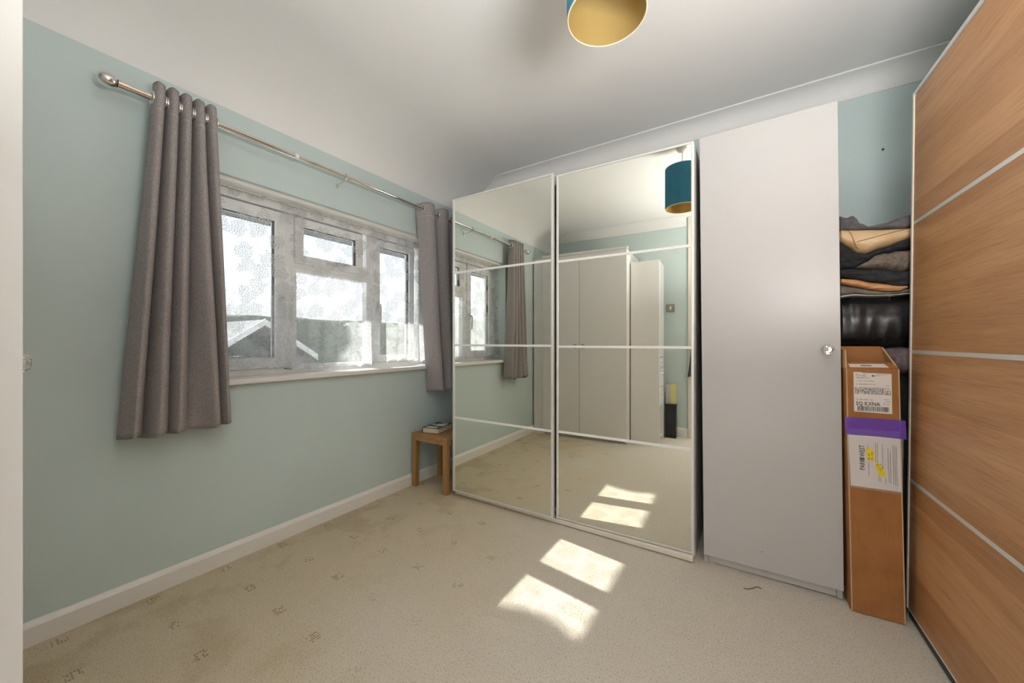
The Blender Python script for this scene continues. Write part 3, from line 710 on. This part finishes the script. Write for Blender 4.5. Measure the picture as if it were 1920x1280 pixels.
def text(body, size, parent, loc, rotz=0.0, m=None, name='lettering', align='LEFT', sx=1.0, bold=0.0):
    """flat lettering standing on the box face (local XZ plane, facing -Y); rotz turns it within the face"""
    cu = bpy.data.curves.new('lettering', 'FONT'); cu.body = body; cu.size = size; cu.extrude = 0.0001; cu.offset = bold; cu.align_x = align; cu.resolution_u = 2
    to = bpy.data.objects.new('tmp_text', cu); C.objects.link(to)
    dg = bpy.context.evaluated_depsgraph_get()
    me = bpy.data.meshes.new_from_object(to.evaluated_get(dg)); bpy.data.objects.remove(to)
    me.transform(Matrix.Translation(Vector(loc)) @ Matrix.Rotation(rotz, 4, 'Y') @ Matrix.Rotation(R(90), 4, 'X') @ Matrix.Diagonal((sx, 1, 1, 1)))
    me.materials.clear(); me.materials.append(m or M['ink'])
    o = bpy.data.objects.new(name, me); C.objects.link(o); o.parent = parent; return o
def quad(p4, y, th=0.0006):
    return poly_prism([(x, y, z) for x, z in p4], (0, th, 0))
# white strip on the folded front flap
fl = obj('top_label', poly_prism([(0.012, -0.0012, BH+0.0045), (0.122, -0.0012, BH+0.0045), (0.116, 0.026, BH+0.0165), (0.012, 0.026, BH+0.0165)], (0, -0.0002, 0.0006)), M['paper'], cb, world=False)
obj('print_mark', poly_prism([(0.045, 0.006, BH+0.0084), (0.076, 0.006, BH+0.0084), (0.076, 0.013, BH+0.0116), (0.045, 0.013, BH+0.0116)], (0, -0.0002, 0.0006)), M['ink_grey'], fl, world=False)
# shipping label
lb = obj('shipping_label', quad([(0.0205, 0.7725), (0.1275, 0.7700), (0.1285, 0.9190), (0.047, 0.9215), (0.044, 0.9240), (0.0215, 0.9245)], -0.0012), M['paper'], cb, world=False)
yl = -0.0014
text('SQ KXNA', 0.0196, lb, (0.0265, yl, 0.7975), 0, M['ink'], sx=0.80, bold=0.0003)
text('TC N97 NNC 1Z0', 0.0062, lb, (0.027, yl, 0.8170), 0, M['ink'])
text('E', 0.0165, lb, (0.1165, yl, 0.8425), 0, M['ink'], align='CENTER', sx=1.0)
b = box(0.1085, 0.1245, yl, yl+0.0003, 0.8405, 0.8420); join(b, box(0.1085, 0.1245, yl, yl+0.0003, 0.8555, 0.8565)); join(b, box(0.1085, 0.1097, yl, yl+0.0003, 0.8405, 0.8565)); join(b, box(0.1233, 0.1245, yl, yl+0.0003, 0.8405, 0.8565))
obj('letter_frame', b, M['ink'], lb, world=False)
text('Parcel', 0.0065, lb, (0.106, yl, 0.8615), 0, M['ink'])
rr = random.Random(5)
def scribble(x0, x1, z, h, m=M['ink'], gap=0.35):
    b = bmesh.new(); x = x0
    while x < x1:
        wd = rr.uniform(0.0010, 0.0024)
        if rr.random() > gap*0.6: join(b, box(x, min(x+wd, x1), yl, yl+0.0003, z+rr.uniform(0, h*.2), z+h*rr.uniform(.75, 1)))
        x += wd+0.0007
    return b
for (xa, xb, z, h) in ((0.028, 0.062, 0.9145, 0.0022), (0.028, 0.058, 0.9105, 0.0022), (0.028, 0.060, 0.9065, 0.0022), (0.028, 0.066, 0.9005, 0.0030), (0.029, 0.078, 0.8890, 0.0032), (0.028, 0.084, 0.8765, 0.0036), (0.082, 0.118, 0.9145, 0.0020), (0.082, 0.108, 0.9105, 0.0020), (0.112, 0.122, 0.8735, 0.0022), (0.101, 0.124, 0.8215, 0.0026), (0.108, 0.124, 0.8150, 0.0026), (0.106, 0.124, 0.8085, 0.0026), (0.104, 0.124, 0.8025, 0.0026)):
    obj('print_line', scribble(xa, xb, z, h, M['ink_grey']), M['ink_grey'], lb, world=False)
obj('bird_mark', poly_prism([(0.070, yl, 0.9105), (0.076, yl, 0.9135), (0.082, yl, 0.9120), (0.083, yl, 0.9090), (0.080, yl, 0.9105), (0.078, yl, 0.9065), (0.075, yl, 0.9100)], (0, 0.0003, 0)), M['ink'], lb, world=False)
b = bmesh.new()      # stacked bar symbol
for i in range(44):
    for j in range(15):
        if rr.random() < 0.5: join(b, box(0.0265+i*0.00175, 0.0265+(i+1)*0.00175, yl, yl+0.0003, 0.8405+j*0.0017, 0.8405+(j+1)*0.0017))
join(b, box(0.0245, 0.0260, yl, yl+0.0003, 0.8405, 0.8660)); join(b, box(0.1035, 0.1050, yl, yl+0.0003, 0.8405, 0.8660))
obj('stacked_barcode', b, M['ink_grey'], lb, world=False)
b = bmesh.new(); x = 0.031
while x < 0.119:
    wd = rr.choice([0.0007, 0.0007, 0.0013, 0.0019]); join(b, box(x, x+wd, yl, yl+0.0003, 0.7760, 0.7945)); x += wd+rr.choice([0.0007, 0.0010, 0.0016])
obj('barcode', b, M['ink'], lb, world=False)
# document pouch: clear film, purple adhesive strip, printed paper, two yellow stickers
pc_ = obj('document_pouch', quad([(0.0015, 0.4790), (0.1500, 0.4760), (0.1560, 0.690), (-0.004, 0.690)], -0.0026, 0.0004), M['film'], cb, world=False)
obj('paper', quad([(0.0060, 0.4860), (0.1475, 0.4850), (0.1465, 0.7080), (0.0010, 0.7050)], -0.0018, 0.0005), M['paper'], pc_, world=False)
o = obj('purple_strip', quad([(-0.006, 0.682), (0.078, 0.683), (0.1640, 0.6800), (0.1625, 0.7490), (0.08, 0.750), (-0.008, 0.7485)], -0.0032, 0.0005), M['purple'], pc_, world=False)
yl = -0.0030
text('PARK', 0.0215, pc_, (0.0475, yl, 0.5500), R(-90), M['ink'], sx=0.80)
text('WEST', 0.0215, pc_, (0.0475, yl, 0.6010), R(-90), M['ink'], sx=0.80)
b = box(0.0330, 0.0470, yl, yl+0.0003, 0.5890, 0.5930); join(b, box(0.0330, 0.0470, yl, yl+0.0003, 0.5940, 0.5985)); join(b, box(0.0345, 0.0455, yl, yl+0.0003, 0.5915, 0.5960))
obj('tree_mark', b, M['ink_grey'], pc_, world=False)
for x, za, zb in ((0.056, 0.632, 0.652), (0.058, 0.530, 0.585), (0.078, 0.585, 0.660), (0.083, 0.560, 0.660), (0.086, 0.515, 0.540), (0.097, 0.540, 0.655), (0.112, 0.560, 0.640), (0.1135, 0.515, 0.560), (0.118, 0.510, 0.628), (0.126, 0.510, 0.658), (0.131, 0.505, 0.655), (0.135, 0.505, 0.650), (0.091, 0.512, 0.530), (0.104, 0.507, 0.530)):
    b = bmesh.new(); z = za
    while z < zb:
        l_ = rr.uniform(0.002, 0.006); join(b, box(x, x+0.0014, yl, yl+0.0003, z, min(zb, z+l_))); z += l_+0.0012
    obj('print_line', b, M['ink_grey'], pc_, world=False)
for (p4, lines, a, org) in (([(0.0545, 0.5900), (0.0760, 0.5890), (0.0740, 0.6330), (0.0510, 0.6340)], ('IZ - M', 'A -- 11A'), R(-88), (0.0620, 0.5930)),
                            ([(0.0760, 0.5790), (0.0900, 0.5830), (0.1080, 0.5420), (0.0930, 0.5330), (0.0855, 0.5400)], ('A - 115', 'C - M'), R(66), (0.0760, 0.5760))):
    s_ = obj('yellow_sticker', quad(p4, -0.0031, 0.0004), M['sticker'], pc_, world=False)
    yl2 = -0.0033
    if a < 0:
        for i, tx in enumerate(lines):
            text(tx, 0.0085, s_ if False else pc_, (org[0]+i*0.0085, yl2, org[1]), a, M['ink'])
    else:
        for i, tx in enumerate(lines):
            text(tx, 0.0080, pc_, (org[0]+0.0040+i*0.0080, yl2, org[1]+0.0005+i*0.0035), a, M['ink'])

# ------------------------------------------------------------------ pile of clothes in the gap
def lerp_poly(pts, x):
    if x <= pts[0][0]: return pts[0][1]
    for (a, za), (b, zb) in zip(pts, pts[1:]):
        if x <= b:
            t = (x-a)/(b-a); t = t*t*(3-2*t)*0.5 + t*0.5
            return za+(zb-za)*t
    return pts[-1][1]
def garment(name, label, cat, top, bot, yf, yb, m, wr=0.006, sd=0, x0=None, x1=None, wr_dir=(9, 60), bulge=0.035, group=None):
    x0 = x0 if x0 is not None else top[0][0]; x1 = x1 if x1 is not None else top[-1][0]
    b = bmesh.new(); nx, nv = 90, 40; g = []
    for i in range(nx+1):
        s = i/nx; x = x0+(x1-x0)*s; zt, zb = lerp_poly(top, x), lerp_poly(bot, x)
        if zt-zb < 0.003: zt = zb+0.003
        taper = min(1, s*14+0.25, (1-s)*14+0.25)
        row = []
        for j in range(nv):
            a = math.pi*(0.5 - j/(nv-1)*1.0)          # +90 deg top .. -90 deg bottom around the front
            if j < 8: u = j/8; y = yb+(yf+bulge-yb)*u; z = zt; nrm = (0, 0, 1)
            elif j >= nv-8: u = (j-(nv-8))/7; y = yf+bulge+(yb-yf-bulge)*u; z = zb; nrm = (0, 0, -1)
            else:
                a = math.pi*(0.5-(j-8)/(nv-17)); ca, sa = math.cos(a), math.sin(a)
                ca2 = abs(ca)**0.7; sa2 = math.copysign(abs(sa)**0.8, sa)
                y = yf+bulge-bulge*ca2; z = (zt+zb)/2+(zt-zb)/2*sa2; nrm = (0, -ca, sa)
            n1 = noise.noise(Vector((x*wr_dir[0]+sd, y*22, z*wr_dir[1]+sd*3.1)))
            n2 = 1-abs(noise.noise(Vector((x*wr_dir[0]*2.2+sd*2, y*14+5, z*wr_dir[1]*0.8-sd))))*2
            dsp = wr*(0.8*n1+0.5*n2)
            edge = 1.0 if nrm[2] == 0 else 0.5
            row.append(b.verts.new((x, y+nrm[1]*dsp*1.3, z+nrm[2]*min(dsp, 0.25*(zt-zb))*edge*(1 if nrm[2] < 0.9 else 0.5))))
        g.append(row)
    for i in range(nx):
        for j in range(nv-1): b.faces.new([g[i][j], g[i+1][j], g[i+1][j+1], g[i][j+1]])
        b.faces.new([g[i][nv-1], g[i+1][nv-1], g[i+1][0], g[i][0]])
    b.faces.new(g[0]); b.faces.new(list(reversed(g[-1])))
    t = thing(name, label, cat, ((x0+x1)/2, (yf+yb)/2, min(z for _, z in bot)), group=group)
    obj('fabric', b, m, t, smooth=True)
    return t
XL, XRt = 0.324, 0.82
cm = cloth_mat
fl_top = [(XL, 1.5735), (0.345, 1.562), (0.365, 1.568), (0.384, 1.532), (0.412, 1.514), (0.457, 1.518), (0.532, 1.541), (XRt, 1.575)]
L1 = [(XL, 1.514), (0.40, 1.506), (0.457, 1.498), (0.532, 1.490), (XRt, 1.486)]
L2 = [(XL, 1.466), (0.345, 1.445), (0.381, 1.414), (0.405, 1.408), (0.457, 1.424), (0.532, 1.446), (XRt, 1.45)]
L3 = [(XL, 1.352), (0.37, 1.350), (0.405, 1.370), (0.430, 1.393), (0.457, 1.398), (0.532, 1.405), (XRt, 1.41)]
L4 = [(XL, 1.348), (0.37, 1.346), (0.426, 1.340), (0.503, 1.321), (0.532, 1.328), (XRt, 1.33)]
L5 = [(XL, 1.308), (0.36, 1.301), (0.426, 1.281), (0.503, 1.262), (0.532, 1.258), (XRt, 1.258)]
L6 = [(XL, 1.284), (0.36, 1.272), (0.426, 1.250), (0.457, 1.242), (0.500, 1.240), (0.518, 1.252), (XRt, 1.254)]
L7 = [(XL, 1.236), (0.36, 1.240), (0.426, 1.231), (0.48, 1.230), (0.532, 1.234), (XRt, 1.234)]
L8 = [(XL, 1.226), (0.36, 1.231), (0.426, 1.2255), (0.48, 1.2240), (0.532, 1.228), (XRt, 1.228)]
dn = lambda P, e=0.001: [(x, z-e) for x, z in P]
garment('folded_trousers', 'crumpled grey cotton garment on the very top of the clothes pile', 'clothes', fl_top, L1, 2.062, 2.40, cm('grey_cotton', (0.095, 0.088, 0.095), (0.15, 0.14, 0.148)), 0.011, 1, wr_dir=(12, 55), bulge=0.03)
tj = garment('leather_jacket', 'folded tan leather garment second from top of the clothes pile', 'clothes', dn(L1), L2, 2.055, 2.42, cm('tan_leather', (0.56, 0.36, 0.17), (0.70, 0.50, 0.29), 8, 0.42, 0.15), 0.006, 4, wr_dir=(5, 18), bulge=0.05)
from mathutils.bvhtree import BVHTree
def on_surface(root, pts):
    o = root.children[0]; mw_ = root_mat(root)
    bv = BVHTree.FromPolygons([mw_ @ v.co for v in o.data.vertices], [tuple(p.vertices) for p in o.data.polygons]); out = []
    for x, z in pts:
        h = bv.ray_cast(Vector((x, 1.8, z)), Vector((0, 1, 0)))
        if h[0] is not None: out.append(h[0])
    return out
ls = [(0.372+0.16*i/24, 1.452+0.034*i/24) for i in range(25)]
obj('seam', tube(on_surface(tj, ls), 0.0012, 5), M['ink'], tj)
obj('fold_edge', tube(on_surface(tj, [(0.346+0.034*i/14, 1.503-0.082*i/14+0.006*math.sin(i*.5)) for i in range(15)]), 0.0022, 6), cm('tan_leather_edge', (0.30, 0.17, 0.06), (0.40, 0.24, 0.10), 8, 0.5, 0.1), tj)
garment('folded_jumper', 'black knit garment folded beneath the tan leather garment', 'clothes', dn(L2), L3, 2.060, 2.42, cm('black_knit', (0.012, 0.012, 0.015), (0.030, 0.030, 0.034)), 0.012, 9, bulge=0.05)
garment('wool_scarf', 'brown grey wool garment bulging from the right of the clothes pile', 'clothes', dn([p for p in L3 if p[0] >= 0.37]), [p for p in L4 if p[0] >= 0.37], 2.050, 2.40, cm('brown_wool', (0.13, 0.10, 0.078), (0.24, 0.19, 0.15), 90, 1.0, 0.8), 0.014, 14, wr_dir=(18, 30), bulge=0.05)
garment('folded_jacket', 'black garment folded directly above the orange tan strip in the pile', 'clothes', dn(L4), L5, 2.050, 2.42, cm('black_cotton', (0.014, 0.015, 0.017), (0.038, 0.038, 0.042)), 0.016, 21, bulge=0.055)
garment('tan_belt', 'orange tan leather strip folded between black and olive clothes', 'clothes', dn(L5)[:5]+[(0.520, 1.256)], L6[:5]+[(0.520, 1.250)], 2.044, 2.36, cm('orange_leather', (0.50, 0.22, 0.075), (0.62, 0.32, 0.14), 8, 0.45, 0.1), 0.003, 27, wr_dir=(3, 120), bulge=0.03)
garment('folded_shirt', 'dark olive grey shirt folded under the orange tan strip', 'clothes', dn(L6), L7, 2.056, 2.42, cm('olive_cotton', (0.13, 0.12, 0.10), (0.22, 0.205, 0.17)), 0.006, 33, wr_dir=(6, 40), bulge=0.05)
garment('folded_sheet', 'thin white cotton piece lying directly on the shiny black bag', 'clothes', dn(L7, 0.0005), L8, 2.050, 2.42, cm('white_cotton', (0.50, 0.47, 0.42), (0.62, 0.59, 0.53)), 0.001, 35, wr_dir=(4, 20), bulge=0.02)
bb = cm('black_plastic', (0.008, 0.008, 0.009), (0.014, 0.014, 0.016), 20, 0.24, 0.1)
garment('plastic_bag', 'shiny black plastic bag under the clothes pile and behind the cardboard box', 'bag', dn(L8), [(XL, 1.012), (0.45, 1.010), (0.52, 1.020), (XRt, 1.02)], 2.045, 2.44, bb, 0.006, 44, wr_dir=(9, 5), bulge=0.10)
garment('folded_blouse', 'dusty mauve garment crumpled beside the open cardboard flap', 'clothes', [(XL, 1.011), (0.45, 1.009), (0.52, 1.019), (XRt, 1.019)], [(XL, 0.915), (XRt, 0.915)], 2.048, 2.44, cm('mauve_cotton', (0.13, 0.09, 0.095), (0.24, 0.175, 0.18)), 0.022, 47, wr_dir=(14, 26), bulge=0.06)
hb = garment('black_holdall', 'tall black holdall on the carpet carrying the clothes pile behind the box', 'bag', [(XL, 0.914), (XRt, 0.914)], [(XL, 0.004), (XRt, 0.004)], 2.052, 2.46, cm('black_canvas', (0.010, 0.010, 0.011), (0.020, 0.020, 0.022)), 0.010, 53, wr_dir=(10, 8), bulge=0.05)
nl = thing('nail', 'small dark nail in the mint wall above the clothes pile', 'nail', (0.566, YB, 2.008))
obj('nail_head', lathe([(0.0, -0.008), (0.005, -0.007), (0.005, -0.005), (0.002, -0.004), (0.002, 0.0)], (0.566, YB, 2.008), 'Y', 10), M['ink'], nl)
# loose brown thread on the carpet in front of the white wardrobe
tp = [(-0.02, 1.840, 0.003), (0.0, 1.850, 0.003), (0.016, 1.866, 0.004), (0.020, 1.878, 0.003), (0.034, 1.884, 0.004), (0.044, 1.879, 0.003)]
th = thing('loose_thread', 'thin brown thread lying on carpet before the white wardrobe plinth', 'thread', (0.0, 1.86, 0))
obj('strand', tube(tp, 0.0016, 6), mat('brown_thread', (0.20, 0.12, 0.055), 0.9), th)
# a scrap of mint paper caught between the mirror wardrobe and the white wardrobe
sc_ = thing('paper_scrap', 'small mint scrap wedged between the mirror doors and white wardrobe', 'paper', (-0.192, 1.99, 1.60))
obj('sheet', poly_prism([(-0.1935, 1.975, 1.66), (-0.188, 1.960, 1.60), (-0.1935, 1.968, 1.555), (-0.1935, 1.992, 1.57)], (0.001, 0.002, 0)), M['mint'], sc_)

# ------------------------------------------------------------------ outside the window
struct('ground', box(-40, -2.34, -22, 26, -0.5, -0.3), painted('pale_bounce_ground', (0.40, 0.385, 0.365), 0.9, 40, 0.3, 0.1))  # unseen ground, made pale to bounce sunlight through the window onto the ceiling
ca = thing('porch_canopy', 'dark flat canopy projecting from the outside wall above the window', 'canopy', (-2.8, 1.4, 2.0))
obj('roof_slab', box(-3.285, -2.331, -1.0, 3.8, 1.990, 2.08), mat('dark_soffit', (0.10, 0.10, 0.105), 0.7), ca)
obj('fascia', box(-3.30, -3.286, -1.0, 3.8, 1.985, 2.12), mat('grey_fascia', (0.16, 0.16, 0.17), 0.6), ca)
def leaves(center, rad, count, size, seed, m, parent):
    rn = random.Random(seed); vsl, fsl = [], []
    for _ in range(count):
        while True:
            p = Vector((rn.uniform(-1, 1), rn.uniform(-1, 1), rn.uniform(-1, 1)))
            if p.length <= 1: break
        p = Vector(center)+Vector((p.x*rad[0], p.y*rad[1], p.z*rad[2]))
        q = Euler((rn.uniform(0, 6), rn.uniform(0, 6), rn.uniform(0, 6))).to_matrix(); s = size*rn.uniform(.7, 1.3); k = len(vsl)
        for a in ((-0.1, 0, 0), (0.45, 0.36, 0.05), (1.1, 0, 0), (0.45, -0.36, 0.05)): vsl.append(p+q@(Vector(a)*s))
        fsl.append((k, k+1, k+2, k+3))
    me = bpy.data.meshes.new('foliage'); me.from_pydata(vsl, [], fsl); me.materials.append(m)
    o = bpy.data.objects.new('foliage', me); C.objects.link(o); o.parent = parent; o['kind'] = 'stuff'
    if parent: me.transform(root_mat(parent).inverted())
    return o
leafm = cloth_mat('leaf_green', (0.05, 0.10, 0.03), (0.10, 0.17, 0.05), 5, 0.6, 0.0)
tr_ = thing('shading_tree', 'leafy tree added outside, hidden from view, blocking sun from part of the window', 'tree', (-6.3, 1.25, -0.3))  # added out of sight to cut the sun patch from the middle pane
obj('trunk', tube([(-6.3, 1.25, -0.32), (-6.28, 1.26, 1.2), (-6.3, 1.3, 2.6), (-6.25, 1.38, 3.7)], [0.09, 0.075, 0.06, 0.03], 10), mat('bark', (0.10, 0.07, 0.05), 0.9), tr_, smooth=True)
leaves((-6.15, 1.16, 3.98), (0.45, 0.76, 0.85), 6500, 0.085, 3, leafm, tr_)
hd = thing('garden_hedge', 'long clipped hedge at the end of the garden beyond the window', 'hedge', (-10, 2, -0.3))
bmh = bmesh.new(); nx, nz = 90, 12; gg_ = []
for j in range(nz+1):
    row = []
    for i in range(nx+1):
        y = -4+17*i/nx; z = -0.32+2.0*j/nz; row.append(bmh.verts.new((-10+0.12*noise.noise(Vector((y*2.5, z*2.5, 1)))-(0.15 if j == nz else 0), y, z+(0.05*noise.noise(Vector((y*2, 3, 1))) if j == nz else 0))))
    gg_.append(row)
back = [bmh.verts.new((-10.9, -4+17*i/nx, 1.66)) for i in range(nx+1)]; backb = [bmh.verts.new((-10.9, -4+17*i/nx, -0.32)) for i in range(nx+1)]
gg_ += [back, backb]
for j in range(len(gg_)-1):
    for i in range(nx): bmh.faces.new([gg_[j][i], gg_[j][i+1], gg_[j+1][i+1], gg_[j+1][i]])
obj('hedge_body', bmh, cloth_mat('hedge_green', (0.06, 0.09, 0.045), (0.14, 0.17, 0.10), 6, 0.8, 0.3), hd, smooth=True)
sd_ = thing('garden_shed', 'low grey shed with white bargeboards outside beyond the left pane', 'shed', (-8.6, 3.4, -0.3))
obj('wall', box(-9.4, -7.9, 2.5, 4.3, -0.3, 0.75), painted('shed_boards', (0.20, 0.19, 0.18), 0.8), sd_)
rp = [(-7.75, 2.4, 0.72), (-7.75, 3.4, 1.40), (-7.75, 4.4, 0.72), (-7.75, 4.4, 0.78), (-7.75, 3.4, 1.47), (-7.75, 2.4, 0.78)]
obj('roof', poly_prism(rp, (-1.8, 0, 0)), painted('shed_felt', (0.17, 0.17, 0.18), 0.9), sd_)
obj('bargeboard', poly_prism([(-7.73, 2.38, 0.66), (-7.73, 3.4, 1.36), (-7.73, 3.4, 1.48), (-7.73, 2.38, 0.78)], (-0.03, 0, 0)), M['gloss'], sd_)
obj('bargeboard', poly_prism([(-7.73, 3.4, 1.36), (-7.73, 4.42, 0.66), (-7.73, 4.42, 0.78), (-7.73, 3.4, 1.48)], (-0.03, 0, 0)), M['gloss'], sd_)
